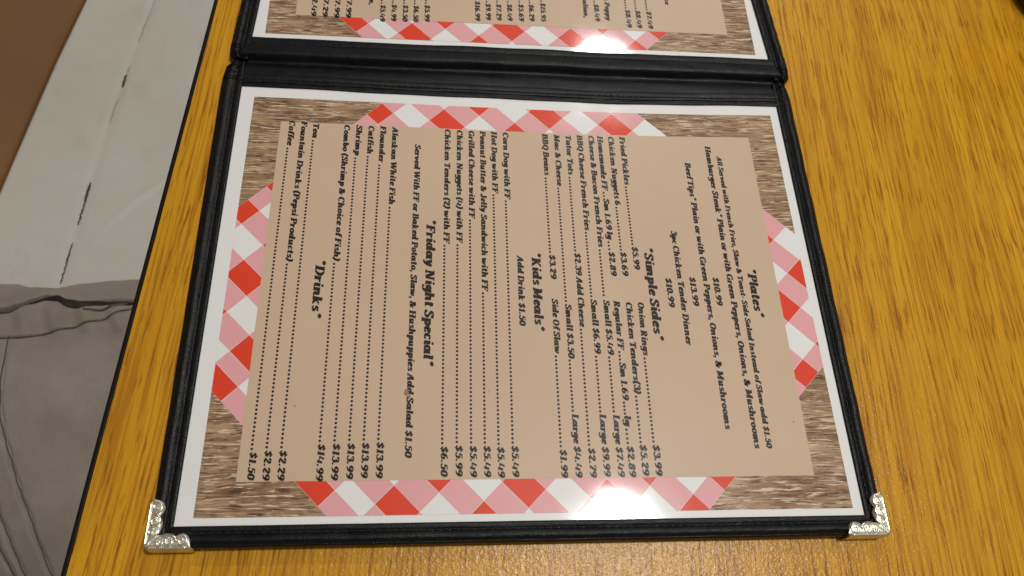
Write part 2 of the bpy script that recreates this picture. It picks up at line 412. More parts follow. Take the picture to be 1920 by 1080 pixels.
TEXT = [
 ('plates', 'h', 234.6, [('*Plates*', 109.3, 84.4)]),
 ('plates', 's', 229.5, [('All Served with French Fries, Slaw & Toast- Side Salad Instead of Slaw add $1.50', 172.0, 24.9)]),
 ('plates', 'b', 224.3, [('Hamburger Steak* Plain or with Green Peppers, Onions, & Mushrooms', 178.4, 24.8)]),
 ('plates', 'b', 217.4, [('$10.99', 104.2, 90.1)]),
 ('plates', 'b', 212.7, [('Beef Tips* Plain or with Green Peppers, Onions, & Mushrooms', 168.1, 33.0)]),
 ('plates', 'b', 206.3, [('$13.99', 104.2, 89.8)]),
 ('plates', 'b', 200.6, [('3pc Chicken Tender Dinner', 128.7, 70.7)]),
 ('plates', 'b', 194.9, [('$10.99', 103.5, 89.0)]),
 ('sides', 'h', 186.4, [('*Simple Sides*', 119.8, 72.7)]),
 ('sides', 'b', 180.8, [('Fried Pickles', 183.2, 154.5), ('.', 153.8, 120.3), ('$5.99', 119.7, 107.9)]),
 ('sides', 'b', 180.6, [('Onion Rings', 91.1, 65.8), ('.', 65.2, 27.1), ('$3.99', 26.6, 14.0)]),
 ('sides', 'b', 175.0, [('Chicken Nuggets 6', 183.1, 142.6), ('.', 142.0, 117.1), ('$3.69', 116.8, 104.5)]),
 ('sides', 'b', 175.1, [('Chicken Tenders(3)', 91.0, 48.6), ('.', 48.1, 26.9), ('$5.29', 26.7, 14.1)]),
 ('sides', 'b', 169.5, [('Homemade FF', 183.3, 151.1), ('.', 150.4, 146.7), ('Sm 1.69 lg', 146.1, 123.5), ('.', 122.9, 117.2), ('$2.89', 116.8, 104.4)]),
 ('sides', 'b', 169.6, [('Regular FF', 91.6, 68.6), ('.', 68.1, 63.0), ('Sm 1.69', 62.5, 45.8), ('.', 45.3, 39.1), ('lg', 38.9, 34.5), ('.', 33.9, 26.5), ('$2.89', 26.1, 13.6)]),
 ('sides', 'b', 164.9, [('Cheese & Bacon French Fries', 183.4, 119.3), ('.', 118.3, 93.6), ('Small $5.49', 92.0, 66.1), ('.', 65.6, 40.0), ('Large $7.49', 39.3, 13.7)]),
 ('sides', 'b', 159.1, [('BBQ Cheese French Fries', 183.5, 128.2), ('.', 127.6, 93.0), ('Small $6.99', 92.3, 66.6), ('.', 65.9, 40.0), ('Large $9.99', 39.6, 13.9)]),
 ('sides', 'b', 153.3, [('Tator Tots', 183.3, 159.5), ('.', 158.6, 116.3), ('$2.39 Add Cheese', 115.8, 79.0), ('.', 78.5, 25.9), ('$2.79', 25.5, 13.6)]),
 ('sides', 'b', 147.4, [('Mac & Cheese', 183.3, 152.8), ('.', 152.2, 90.5), ('Small $3.50', 89.8, 64.4), ('.', 64.1, 40.3), ('Large $4.49', 39.7, 13.7)]),
 ('sides', 'b', 141.5, [('BBQ Beans', 183.5, 158.8), ('.', 157.8, 115.3), ('$3.29', 114.7, 102.4), ('Side Of Slaw', 92.3, 66.6), ('.', 66.0, 25.4), ('$1.99', 24.9, 13.7)]),
 ('kids', 'h', 133.3, [('*Kids Meals*', 116.0, 76.9)]),
 ('kids', 'b', 126.6, [('Add Drink $1.50', 113.7, 79.4)]),
 ('kids', 'b', 121.7, [('Corn Dog with FF', 183.4, 144.6), ('.', 144.0, 27.0), ('$5.49', 26.6, 14.2)]),
 ('kids', 'b', 115.9, [('Hot Dog with FF', 183.7, 147.8), ('.', 147.2, 26.6), ('$5.49', 26.2, 14.0)]),
 ('kids', 'b', 110.3, [('Peanut Butter & Jelly Sandwich with FF', 183.6, 96.0), ('.', 95.5, 27.1), ('$5.49', 26.7, 14.3)]),
 ('kids', 'b', 104.7, [('Grilled Cheese with FF', 183.6, 133.4), ('.', 132.9, 27.2), ('$5.49', 26.7, 14.3)]),
 ('kids', 'b', 98.9, [('Chicken Nuggets (4) with FF', 183.6, 120.2), ('.', 119.6, 27.4), ('$5.99', 27.0, 14.7)]),
 ('kids', 'b', 93.0, [('Chicken Tenders (2) with FF', 183.8, 119.8), ('.', 119.2, 27.0), ('$6.50', 26.6, 14.6)]),
 ('friday', 'h', 85.1, [('*Friday Night Special*', 132.3, 60.5)]),
 ('friday', 'b', 78.6, [('Served With FF or Baked Potato, Slaw, & Hushpuppies Add Salad $1.50', 174.0, 22.2)]),
 ('friday', 'b', 67.4, [('Alaskan White Fish', 183.6, 139.5), ('.', 138.6, 28.9), ('$13.99', 28.5, 14.3)]),
 ('friday', 'b', 61.6, [('Flounder', 184.0, 162.8), ('.', 161.9, 28.7), ('$13.99', 28.3, 14.4)]),
 ('friday', 'b', 55.9, [('Catfish', 183.8, 167.4), ('.', 166.5, 28.6), ('$13.99', 28.1, 14.1)]),
 ('friday', 'b', 50.1, [('Shrimp', 184.0, 166.3), ('.', 165.4, 28.4), ('$13.99', 28.0, 13.7)]),
 ('friday', 'b', 44.3, [('Combo (Shrimp & Choice of Fish)', 183.7, 109.7), ('.', 108.9, 28.2), ('$14.99', 27.8, 13.4)]),
 ('drinks', 'h', 36.8, [('*Drinks*', 110.3, 81.9)]),
 ('drinks', 'b', 29.6, [('Tea', 184.0, 175.4), ('.', 174.5, 25.8), ('$2.29', 25.4, 13.8)]),
 ('drinks', 'b', 23.9, [('Fountain Drinks (Pepsi Products)', 184.7, 109.0), ('.', 108.2, 25.8), ('$2.29', 25.4, 13.9)]),
 ('drinks', 'b', 18.2, [('Coffee', 184.9, 170.5), ('.', 169.6, 25.2), ('$1.50', 24.8, 14.1)]),
]
UPPER = [('$2.49', 22.1, 269.8, 254.0), ('$7.29', 28.0, 269.8, 254.0), ('$7.99', 34.0, 269.8, 253.6), ('$7.99', 40.1, 269.8, 254.0), ('m,', 51.8, 268.3, 263.4), ('$5.49', 57.9, 263.8, 252.5), ('$4.99', 63.8, 264.6, 253.1), ('$3.50', 69.8, 264.6, 253.1), ('$6.50', 75.5, 264.6, 253.2), ('$5.99', 81.4, 265.3, 253.8), ('$16.99', 108.4, 269.8, 256.0), ('$9.99', 114.2, 268.5, 256.9), ('$7.29', 120.0, 268.5, 257.1), ('$8.49', 125.9, 268.9, 257.1), ('$5.69', 132.2, 269.3, 257.2), ('$6.29', 137.9, 269.5, 257.6), ('$15.95', 144.3, 270.9, 257.6), ('Italian,', 168.1, 278.1, 261.6), ('$8.49', 174.2, 272.1, 259.7), ('n Poppy', 180.4, 277.7, 260.5), ('$8.49', 191.7, 269.0, 256.3), ('$8.49', 197.4, 268.9, 256.3), ('$7.49', 203.6, 268.6, 256.2), ('ce', 215.1, 278.4, 274.4)]
# ================================================================ the table
TZ = -0.006
ang = math.atan2(16.6, 285.5)
def tloc(u, v, z):          # table coordinates: u from the near edge, v along it
    ca, sa = math.cos(ang), math.sin(ang)
    return (-0.0431+u*ca+v*sa, -u*sa+v*ca, z)
tab = thing('restaurant_table', 'oak coloured laminate table with a thin black edge strip, under the open menu', 'table', (0.3, 0.1, -0.746))
def tbl(name, mb, mat, smooth=False):
    return mb.build(name, mat, tab, smooth)
m = MB()
U0, U1, V0, V1 = 0.0, 0.74, -0.55, 0.75
m.box(U0, U1, V0, V1, TZ-.030, TZ)
o = tbl('tabletop', m, M['oak'])
# turned so that the wood's own axes follow the table edge
o.matrix_parent_inverse = Matrix.Identity(4)
for v in o.data.vertices: v.co += Vector((0.3, 0.1, -0.746))
def place_turned(o):
    R3 = Matrix(((math.cos(ang), math.sin(ang), 0), (-math.sin(ang), math.cos(ang), 0), (0, 0, 1)))
    o.matrix_basis = Matrix.Translation(Vector((-0.0431, 0, 0))-Vector((0.3, 0.1, -0.746))) @ R3.to_4x4()
place_turned(o)
m = MB()
n = 10
for (u0, v0, u1, v1) in ((U0, V0, U0, V1), (U1, V1, U1, V0), (U0, V1, U1, V1), (U1, V0, U0, V0)):
    d = Vector((u1-u0, v1-v0)).normalized(); nx, ny = -d.y, d.x
    sec = [(0.0002, TZ+.0004), (.0010, TZ+.0006), (.0019, TZ+.0002), (.0025, TZ-.0016), (.0027, TZ-.006), (.0027, TZ-.024), (.002, TZ-.029), (0.0002, TZ-.0306)]
    v = []
    for q, (uu, vv) in enumerate(((u0, v0), (u1, v1))):
        for a, z in sec: 
            e = a*(1 if q else -1)
            v.append((uu+nx*a+d.x*e, vv+ny*a+d.y*e, z))
    k = len(sec)
    m.add(v, [(i, i+1, i+1+k, i+k) for i in range(k-1)])
o = tbl('edge_moulding', m, M['rubber'], True)
for v in o.data.vertices: v.co += Vector((0.3, 0.1, -0.746))
place_turned(o)
m = MB(); m.lathe(0.36, .08, [(.28, -.7459), (.28, -.735), (.05, -.715), (.04, -.69), (.04, -.06), (.12, -.045), (.12, TZ-.0305)], 32)
tbl('pedestal', m, M['iron'], True)

# ================================================================ floor, booth
m = MB(); m.box(-3, 3, -3, 3.5, -.76, -.746)
tag(m.build('floor', M['floor']), kind='structure')

SEATZ = -.28
edge = [(-.75, -.345), (-.3, -.322), (.0, -.309), (.2, -.2965), (.315, -.2868), (.36, -.2822), (.45, -.2728), (.531, -.2615), (.7, -.236), (.9, -.20)]
def ex(y): 
    for (y0, x0), (y1, x1) in zip(edge, edge[1:]):
        if y <= y1: return x0+(x1-x0)*(y-y0)/(y1-y0)
    return edge[-1][1]
booth = thing('booth_bench', 'booth bench with cracked off-white vinyl seat and plain brown back, beside the table', 'bench', (-.2, .1, -.746))
seam = [(-.6, -.262), (-.2, -.245), (.2225, -.2185), (.3226, -.2143), (.441, -.2067), (.5355, -.1958), (.9, -.15)]
def sx(y):
    for (y0, x0), (y1, x1) in zip(seam, seam[1:]):
        if y <= y1: return x0+(x1-x0)*(y-y0)/(y1-y0)
    return seam[-1][1]
WR = [([(-.2060, .2525), (-.1900, .2830), (-.1690, .3095), (-.1500, .3285), (-.1400, .336), (-.12, .345)], .0016, .0035),
      ([(-.2050, .2430), (-.1760, .2520), (-.1500, .2660), (-.12, .275)], .0010, .0030),
      ([(-.2350, .4390), (-.2080, .4405)], -.0007, .0016), ([(-.2500, .4400), (-.2065, .4400)], -.0005, .0018),
      ([(-.2600, .3320), (-.2130, .3400)], -.0007, .0024), ([(-.2700, .3150), (-.2140, .3300)], .0009, .0040)]
def seat_z(x, y):
    e = x-ex(y)
    z = SEATZ
    if e < .004: z -= .004-math.sqrt(max(0, .004**2-(.004-max(e, 0))**2))
    d = x-sx(y)
    z -= .0009*math.exp(-(d/.0035)**2)
    z += .0012*math.sin(40*(x+.6*y))*math.sin(9*y+1)*sstep(0, .05, d)
    for P, a, w in WR:
        if P[0][0] < x < P[-1][0]:
            k = (x-P[0][0])/(P[-1][0]-P[0][0]); k = math.sin(PI*k)
            q = (y-lerp_pts(P, x))/w; z += a*k*(math.exp(-q*q)-.6*math.exp(-(q+1.6)**2))
    return z
m = MB()
NX, NY = 150, 420
def sf(a, b):
    y = -.6+1.3*b; x0 = ex(y); x = x0+(a**1.4)*(.17-x0)
    return (x, y, seat_z(x, y))
m.grid(NX, NY, sf)
nb = len(m.v)
# sides and underside of the cushion
ring = [j*(NX+1) for j in range(NY+1)]+[NY*(NX+1)+i for i in range(1, NX+1)]+[j*(NX+1)+NX for j in range(NY-1, -1, -1)]+[i for i in range(NX-1, 0, -1)]
low = [(m.v[i][0], m.v[i][1], SEATZ-.11) for i in ring]
base = len(m.v); m.v += low
for k in range(len(ring)):
    k2 = (k+1) % len(ring); m.f.append((ring[k], ring[k2], base+k2, base+k))
m.f.append(tuple(base+k for k in range(len(ring)))[::-1])
cush = m.build('seat_cushion', M['vinyl'], booth, True)
def crack(pts, w, mat, seed):
    r = random.Random(seed); mb = MB(); P = catmull(pts, 8); v = []
    for i, (x, y) in enumerate(P):
        a, b = P[max(i-1, 0)], P[min(i+1, len(P)-1)]
        dx, dy = b[0]-a[0], b[1]-a[1]; d = math.hypot(dx, dy); nx, ny = -dy/d, dx/d
        t = i/(len(P)-1); h = .5*w*(.35+.65*math.sin(PI*t)**.5)*r.uniform(.55, 1.25)+.0001
        j = r.uniform(-.0005, .0005)
        for s_ in (-1, 1):
            X, Y = x+nx*(j+s_*h), y+ny*(j+s_*h); v.append((X, Y, seat_z(X, Y)+.0005))
    mb.add(v, [(2*i, 2*i+1, 2*i+3, 2*i+2) for i in range(len(P)-1)])
    mb.f = [f if ((mb.v[f[1]][0]-mb.v[f[0]][0])*(mb.v[f[2]][1]-mb.v[f[0]][1])-(mb.v[f[1]][1]-mb.v[f[0]][1])*(mb.v[f[2]][0]-mb.v[f[0]][0])) > 0 else f[::-1] for f in mb.f]
    mb.build('seam_crack', mat, cush)
def along(y0, y1, off=0): return [(sx(y0+(y1-y0)*k/4)+off, y0+(y1-y0)*k/4) for k in range(5)]
crack(along(.279, .322), .0017, M['crack'], 1)
crack(along(.303, .321), .0022, M['crack'], 11)
crack(along(.224, .262), .0013, M['crack'], 2)
crack(along(.426, .441, .0008), .0022, M['crack'], 3)
crack(along(.441, .452, .001), .0009, M['crack_faint'], 4)
crack(along(.482, .515), .0010, M['crack_faint'], 5)
crack(along(.385, .412), .0012, M['crack_faint'], 6)
crack(along(.515, .60), .0008, M['crack_faint'], 7)
m = MB()
v = []; NB = 40
for j in range(NB+1):
    y = -.6+1.3*j/NB; x = ex(y)
    for dx, z in ((-.001, -.66), (-.001, -.28), (-.075, .42), (-.10, .44), (-.13, .42), (-.13, -.66)): v.append((x+dx, y, z))
f = [(j*6+i, j*6+(i+1) % 6, (j+1)*6+(i+1) % 6, (j+1)*6+i) for j in range(NB) for i in range(6)]
f += [tuple(range(6))[::-1], tuple(NB*6+i for i in range(6))]
m.add(v, f); m.build('backrest', M['brown'], booth)
m = MB(); m.box(-.18, .12, -.59, .69, -.746, -.3905); m.build('plinth', M['brown'], booth)

# ================================================================ the seated reader, of whom only the lap shows
person = thing('person', 'person in grey khaki trousers sitting on the booth, only lap and pocket showing', 'person', (-.2, 0, -.28))
sil = [(-.40, .176), (-.2023, .177), (-.1925, .1773), (-.1794, .173), (-.1615, .1714), (-.1487, .1785), (-.1327, .1837), (-.1188, .187), (-.05, .190)]
slit = [(-.30, .135), (-.23, .143), (-.1866, .1511), (-.1772, .1547), (-.1701, .1598), (-.1638, .1633), (-.1568, .1627), (-.1479, .1578), (-.1389, .1563), (-.1285, .159), (-.1175, .1603), (-.1071, .1598), (-.07, .159), (-.05, .158)]
slit2 = [(-.1349, .1506), (-.1271, .1516), (-.1184, .1546), (-.1109, .1566), (-.09, .159)]
seam2 = [(-.25, .13), (-.1766, .1287), (-.1643, .1291), (-.1526, .1311), (-.1416, .1354), (-.1307, .1402), (-.1196, .1451), (-.1052, .1548), (-.08, .165)]
fly = [(.13, -.172), (.0914, -.1642), (.0716, -.1576), (.0533, -.1486), (.0359, -.1404), (.019, -.1319), (-.0083, -.1208), (-.03, -.113)]
fly2 = [(.06, -.167), (.0247, -.1499), (.0109, -.143), (-.008, -.1346), (-.03, -.126)]
fly3 = [(.06, -.178), (.0083, -.1484), (-.0079, -.1397), (-.03, -.131)]
def lap(x, y):
    z = -.2785
    for yc, ry in ((.072, .14), (-.135, .112)):
        u = abs((y-yc)/ry)
        if u < 1: z = max(z, -.262+.118*(1-u**2.4)**.5)
    if -.26 < y < .2:
        b = -.262+.10*(1-min(1, abs((y+.03)/.235))**3)**.5
        t = sstep(0, .12, -.10-x); z = max(z, -.262+(b+.262)*t)
    e = y-lerp_pts(sil, x)
    if e > 0: z -= e*3.2
    return max(z, -.2785)
def trousers_z(x, y):
    z = lap(x, y)
    if z < -.27: return z
    d = y-lerp_pts(slit, x)
    z += .0035*sstep(-.0004, .0007, d)*math.exp(-max(0, d)/.02)          # upper lip of the pocket
    z -= (.007*math.exp(-((d+.0016)/.0012)**2))*sstep(-.25, -.19, x)     # open mouth under it
    z += .0016*math.exp(-((d+.0060)/.0030)**2)*sstep(-.15, -.13, x)
    if x > -.137:
        d2 = y-lerp_pts(slit2, x); z -= .0035*math.exp(-((d2)/.0008)**2)*sstep(-.137, -.128, x)*(1-sstep(-.115, -.105, x))
    d = y-lerp_pts(seam2, x)
    z -= .0022*math.exp(-(d/.0007)**2); z += .0013*sstep(0, .0015, d)*math.exp(-max(0, d)/.006)
    # puckers between slit and seam
    w = sstep(.128, .136, y)*(1-sstep(.152, .158, y))
    z += .0018*w*math.sin(x*330+2.3*math.sin(y*90))
    for P, a in ((fly, .0022), (fly2, .0024), (fly3, .0028)):
        if y < P[0][0]:
            PP = sorted(P); d = x-lerp_pts(PP, y)
            k = 1-sstep(P[0][0]-.02, P[0][0], y)
            z -= a*k*math.exp(-(d/.0009)**2); z += .0016*k*sstep(0, .003, -d)*math.exp(-max(0, -d)/.010)
    z += .0012*math.sin(23*x+17*y+1)*math.sin(11*y-31*x)
    return z
m = MB()
xs = [-.30+.10*k/14 for k in range(14)]+[-.20+.115*k/130 for k in range(130)]+[-.085+.46*k/26 for k in range(27)]
ys = [-.25+.22*k/30 for k in range(30)]+[-.03+.245*k/290 for k in range(291)]
for y in ys:
    for x in xs: m.v.append((x, y, trousers_z(x, y)))
nxs = len(xs)
for j in range(len(ys)-1):
    for i in range(nxs-1):
        a = j*nxs+i; m.f.append((a, a+1, a+nxs+1, a+nxs))
ring = [j*nxs for j in range(len(ys))]+[(len(ys)-1)*nxs+i for i in range(1, nxs)]+[j*nxs+nxs-1 for j in range(len(ys)-2, -1, -1)]+[i for i in range(nxs-2, 0, -1)]
b0 = len(m.v); m.v += [(m.v[i][0], m.v[i][1], -.2795) for i in ring]
for k in range(len(ring)):
    k2 = (k+1) % len(ring); m.f.append((ring[k], ring[k2], b0+k2, b0+k))
m.f.append(tuple(b0+k for k in range(len(ring)))[::-1])
# shins down to the floor, under the table
for yc in (.072, -.135):
    m.tube([(.325, yc, -.20), (.335, yc, -.32), (.32, yc, -.5), (.31, yc, -.735)], [.068, .066, .058, .055], 18)
trs = m.build('trousers', M['cloth'], person, True)
# stitched seams and folds: strips with the groove's shade put into their colour
def seam_strip(pts, w, nn=70):
    m = MB(); Q = []
    for k in range(nn+1):
        t = k/nn*(len(pts)-1); a = min(int(t), len(pts)-2); u = t-a
        Q.append((pts[a][0]+(pts[a+1][0]-pts[a][0])*u, pts[a][1]+(pts[a+1][1]-pts[a][1])*u))
    v = []
    for i, (x, y) in enumerate(Q):
        a, c = Q[max(i-1, 0)], Q[min(i+1, nn)]; dx, dy = c[0]-a[0], c[1]-a[1]; d = math.hypot(dx, dy); nx, ny = -dy/d, dx/d
        zc = max(trousers_z(x+nx*s_*w*2, y+ny*s_*w*2) for s_ in (-1, -.5, 0, .5, 1))
        for s_ in (1, -1): v.append((x+nx*s_*w, y+ny*s_*w, zc+.0002))
    m.add(v, [(2*i, 2*i+1, 2*i+3, 2*i+2) for i in range(nn)])
    m.build('seam_line', M['seam'], trs, True)
seam_strip(catmull([(x, lerp_pts(seam2, x)) for x in [-.235+.15*k/12 for k in range(13)]], 3), .00032)
seam_strip(catmull([(x, y) for y, x in fly], 5), .00034)
seam_strip(catmull([(x, y) for y, x in fly2], 5), .00034)
seam_strip(catmull([(x, y) for y, x in fly3], 5), .00045)
seam_strip(catmull(slit2[:4], 5), .0006)
# dark strip that paints the shade in the mouth of the pocket
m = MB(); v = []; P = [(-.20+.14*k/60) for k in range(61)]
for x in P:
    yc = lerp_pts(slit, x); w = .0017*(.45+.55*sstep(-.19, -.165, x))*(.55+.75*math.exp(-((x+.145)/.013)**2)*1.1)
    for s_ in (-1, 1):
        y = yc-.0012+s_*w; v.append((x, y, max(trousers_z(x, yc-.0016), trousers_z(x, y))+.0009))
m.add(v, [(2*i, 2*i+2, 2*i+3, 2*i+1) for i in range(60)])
m.build('pocket_opening', M['pocketshade'], trs, True)

# ================================================================ the menu
PW, PH_ = .262, .1985
def sag(x, y):
    s = min(1, max(0, x/PW))
    return -.0025*math.sin(PI*s**1.4)*sstep(.08, .2, y)
def panel(x0, x1, y0, y1, zf, cell=.005):
    m = MB(); nx = max(1, int((x1-x0)/cell)); ny = max(1, int((y1-y0)/cell))
    def fn(a, b):
        x, y = x0+(x1-x0)*a, y0+(y1-y0)*b; return (x, y, zf(x, y))
    m.grid(nx, ny, fn); return m
def clip(poly, inside, cross):
    out = []
    for i in range(len(poly)):
        a, b = poly[i], poly[(i+1) % len(poly)]; ia, ib = inside(a), inside(b)
        if ia: out.append(a)
        if ia != ib: out.append(cross(a, b))
    return out
def clip_rect(p, x0, x1, y0, y1):
    for k, c, sg in ((0, x0, 1), (0, x1, -1), (1, y0, 1), (1, y1, -1)):
        if not p: return p
        ins = lambda q: sg*(q[k]-c) >= 0
        def cr(a, b):
            t = (c-a[k])/(b[k]-a[k]); return (a[0]+t*(b[0]-a[0]), a[1]+t*(b[1]-a[1]))
        p = clip(p, ins, cr)
    return p
AB = [49.5, 61.8]+[71.8+14.46*k for k in range(23)]          # x+y bounds, mm
BB = [-136.2, -124.8]+[-103.9+20.9*k for k in range(15)]+[200.9]
def gingham(parent, ox, oy, zf):
    bands = [(0, 14.1, 13.3, 184.3), (247.9, 262, 13.3, 184.3), (0, 262, 184.3, 198.5), (0, 262, 0, 13.3)]
    for r in bands:
        mb = MB(); mi = []
        for ia in range(len(AB)-1):
            for ib in range(len(BB)-1):
                ra, rb = ia % 2 == 0, ib % 2 == 0
                for kind, ins, lay in (('w', 0, 2), ('c', .10, 3)):
                    if kind == 'c' and not (ra or rb): continue
                    a0, a1, b0, b1 = AB[ia]+ins*1.4, AB[ia+1]-ins*1.4, BB[ib]+ins*1.4, BB[ib+1]-ins*1.4
                    p = clip_rect([((a+b)/2, (a-b)/2) for a, b in ((a0, b0), (a0, b1), (a1, b1), (a1, b0))], *r)
                    if len(p) < 3: continue
                    ar = sum(p[i][0]*p[(i+1) % len(p)][1]-p[(i+1) % len(p)][0]*p[i][1] for i in range(len(p)))
                    if abs(ar) < 1e-3: continue
                    if ar < 0: p = p[::-1]
                    q = [(x*MM+ox, y*MM+oy) for x, y in p]
                    mb.add([(x, y, zf(x, y)+lay*.00006) for x, y in q], [tuple(range(len(q)))])
                    mi.append(0 if kind == 'w' else (2 if ra and rb else 1))
        o = mb.build('checked_print', [M['paper'], M['pink'], M['red']], parent)
        for pl, k in zip(o.data.polygons, mi): pl.material_index = k
def page(name, label, ox, oy, zf):
    pg = thing(name, label, 'menu page', (ox, oy, zf(ox, oy)))
    m = panel(ox-.0085, ox+.2685, oy-.0045, oy+.2045, zf); m.build('paper', M['paper'], pg, True)
    panel(ox, ox+.262, oy, oy+.1985, lambda x, y: zf(x, y)+.00006).build('wood_border_print', M['woodprint'], pg, True)
    gingham(pg, ox, oy, zf)
    panel(ox+.0141, ox+.248, oy+.0133, oy+.1843, lambda x, y: zf(x, y)+.00024).build('tan_panel', M['tan'], pg, True)
    return pg
zlow = lambda x, y: sag(x, y)
pg = page('menu_page', 'menu page in full view, headed Plates, Simple Sides, Kids Meals, Friday Night Special, Drinks', 0, 0, zlow)
CAP = {'h': 4.0, 'b': 2.75, 's': 2.4}
zt = lambda x, y: sag(x, y)+.00032
secs = {}
for sec, st, x, segs in TEXT:
    key = (sec, 'h' if st == 'h' else 't'); mb = secs.setdefault(key, MB())
    for t, a, b in segs:
        if t == '.': leader(mb, x, a, b, zt)
        else: typeset(mb, t, x, a, b, CAP[st], zt)
SN = {'plates': 'Plates', 'sides': 'Simple Sides', 'kids': 'Kids Meals', 'friday': 'Friday Night Special', 'drinks': 'Drinks'}
for (sec, k), mb in secs.items():
    if k == 'h': mb.build('section_heading', M['ink'], pg, label='large bold heading reading %s between asterisks' % SN[sec])
    else: mb.build('section_text', M['ink'], pg, label='small bold lines of dishes and prices under %s' % SN[sec])
m = MB(); r = random.Random(4)
for cx, cy, sc in ((78.4, 49.2, 1), (79.6, 47.4, .55)):
    p = [((cx+sc*r.uniform(.75, 1.25)*1.0*math.cos(k*PI/7))*MM, (cy+sc*r.uniform(.7, 1.3)*1.5*math.sin(k*PI/7))*MM) for k in range(14)]
    m.add([(a, b, zt(a, b)+.00008) for a, b in p], [tuple(range(14))])
m.build('food_smudge', M['stain'], pg)
for k in range(9):
    m = MB()
    x, y = r.uniform(20, 244), r.uniform(16, 180); q = r.uniform(.12, .3); e = r.uniform(1, 2.2); a0 = r.uniform(0, PI)
    p = []
    for i in range(7):
        u, v_ = q*e*math.cos(2*PI*i/7)*r.uniform(.7, 1.2), q*math.sin(2*PI*i/7)*r.uniform(.7, 1.2)
        p.append(((x+u*math.cos(a0)-v_*math.sin(a0))*MM, (y+u*math.sin(a0)+v_*math.cos(a0))*MM))
    m.add([(a, b, zt(a, b)+.0001) for a, b in p], [tuple(range(7))])
    m.build('dirt_speck', M['stain'], pg)

UOX, UOY = .0001, .2408
zup = lambda x, y: -.002
pg2 = page('menu_page', 'upper menu page cut off by the photo, showing only the ends of its prices', UOX, UOY, zup)
zt2 = lambda x, y: -.002+.00032
for t, x, a, b in UPPER:
    mb = MB(); typeset(mb, t, x, a, b, 2.75, zt2)
    if t[0] == '$': leader(mb, x, min(300, a+34), a+.5, zt2)
    mb.build('price_line' if t[0] == '$' else 'menu_line', M['ink'], pg2)

# ---- folder: two padded boards joined by a spine
fold = thing('menu_folder', 'open black leatherette menu folder with stitched edges and ornate silvery metal corners', 'menu folder', (.13, .1, TZ))
X0, X1, Y0, Y1 = -.0066, .2663, -.0029, .2042
m = MB()
def bz(x, y): return sag(x, y)-.0006
top = panel(-.0125, .2715, -.0075, .2150, bz, .008)
def slab(mb, grid, drop):
    """close a panel into a board of the given thickness"""
    n0 = len(mb.v); mb.add(grid.v, grid.f); k = len(grid.v)
    mb.add([(x, y, max(TZ+.0002, z-drop)) for x, y, z in grid.v], [f[::-1] for f in grid.f])
slab(m, top, .0030)
m.build('lower_board', M['leather'], fold)
m = MB(); slab(m, panel(-.0125, .2725, .2270, .4450, lambda x, y: -.0027, .02), .0028)
m.build('upper_board', M['leather'], fold)
# padded edging: profile t (0 inner .. 1 outer) against height above the page, mm
PROF = [(0, -.5), (.0, .55), (.035, .85), (.10, .95), (.20, .95), (.29, .75), (.34, .40), (.39, .75), (.47, 1.25), (.57, 1.65), (.67, 1.75), (.77, 1.45), (.84, .85), (.875, .35), (.90, .45), (.95, .2), (1.0, -.9), (1.02, -2.6), (1.0, -5.0)]
def edging(name, corners_in, corners_out, zf, prof, closed_from=0, seg=70, scale=1.0, rr=1):
    """sweep the profile along straight sides between matching inner and outer corner lists"""
    mb = MB(); st = MB(); r = random.Random(rr); K = len(prof)
    for s in range(len(corners_in)-1):
        (ax, ay), (bx, by) = corners_in[s], corners_in[s+1]; (cx, cy), (dx, dy) = corners_out[s], corners_out[s+1]
        ph = r.uniform(0, 9); v = []
        for i in range(seg+1):
            u = i/seg
            for t, h in prof:
                x = (ax+(bx-ax)*u)*(1-t)+(cx+(dx-cx)*u)*t; y = (ay+(by-ay)*u)*(1-t)+(cy+(dy-cy)*u)*t
                wob = .00016*math.sin(u*41+ph+t*3)+.00010*math.sin(u*97+ph*2)+r.uniform(-.00004, .00004)
                edge_k = 1 if .3 < t < .99 else .5
                z = zf(x, y)+h*MM*scale+wob*edge_k*(0 if h < -2 else 1)
                v.append((x, y, max(TZ+.0001, z)))
        f = [(i*K+k, (i+1)*K+k, (i+1)*K+k+1, i*K+k+1) for i in range(seg) for k in range(K-1)]
        mb.add(v, f)
        # stitches in the groove
        Ls = math.hypot(bx-ax, by-ay); ns = int(Ls/.0032)
        for q in range(1, ns):
            e = []
            for du in (-.36, .36):
                u = (q+du)/ns; t = .335
                x = (ax+(bx-ax)*u)*(1-t)+(cx+(dx-cx)*u)*t; y = (ay+(by-ay)*u)*(1-t)+(cy+(dy-cy)*u)*t
                e.append(Vector((x, y, zf(x, y)+.00055)))
            mid = (e[0]+e[1])/2+Vector((0, 0, .00022))
            st.tube([e[0], mid, e[1]], [.00014, .00022, .00014], 6)
    for s0, rev in ((0, False), (len(mb.v)-K, True)):
        q = tuple(range(s0, s0+K)); mb.f.append(q if rev else q[::-1])
    o = mb.build(name, M['leather'], fold, True)
    st.build('stitching', M['thread'], o, True)
    return o
zf0 = lambda x, y: sag(x, y)
edging('padded_edging', [(X0, .2192), (X0, .2150), (X0, .2080), (X0, Y0), (X1, Y0), (X1, .2080), (X1, .2150), (X1, .2192)],
       [(-.0128, .2198), (-.0158, .2165), (-.0169, .2090), (-.0153, -.0108), (.2742, -.0108), (.2752, .2090), (.2744, .2165), (.2718, .2198)], zf0, PROF)
ux0, ux1 = -.0062, .2692
zf2 = lambda x, y: -.002
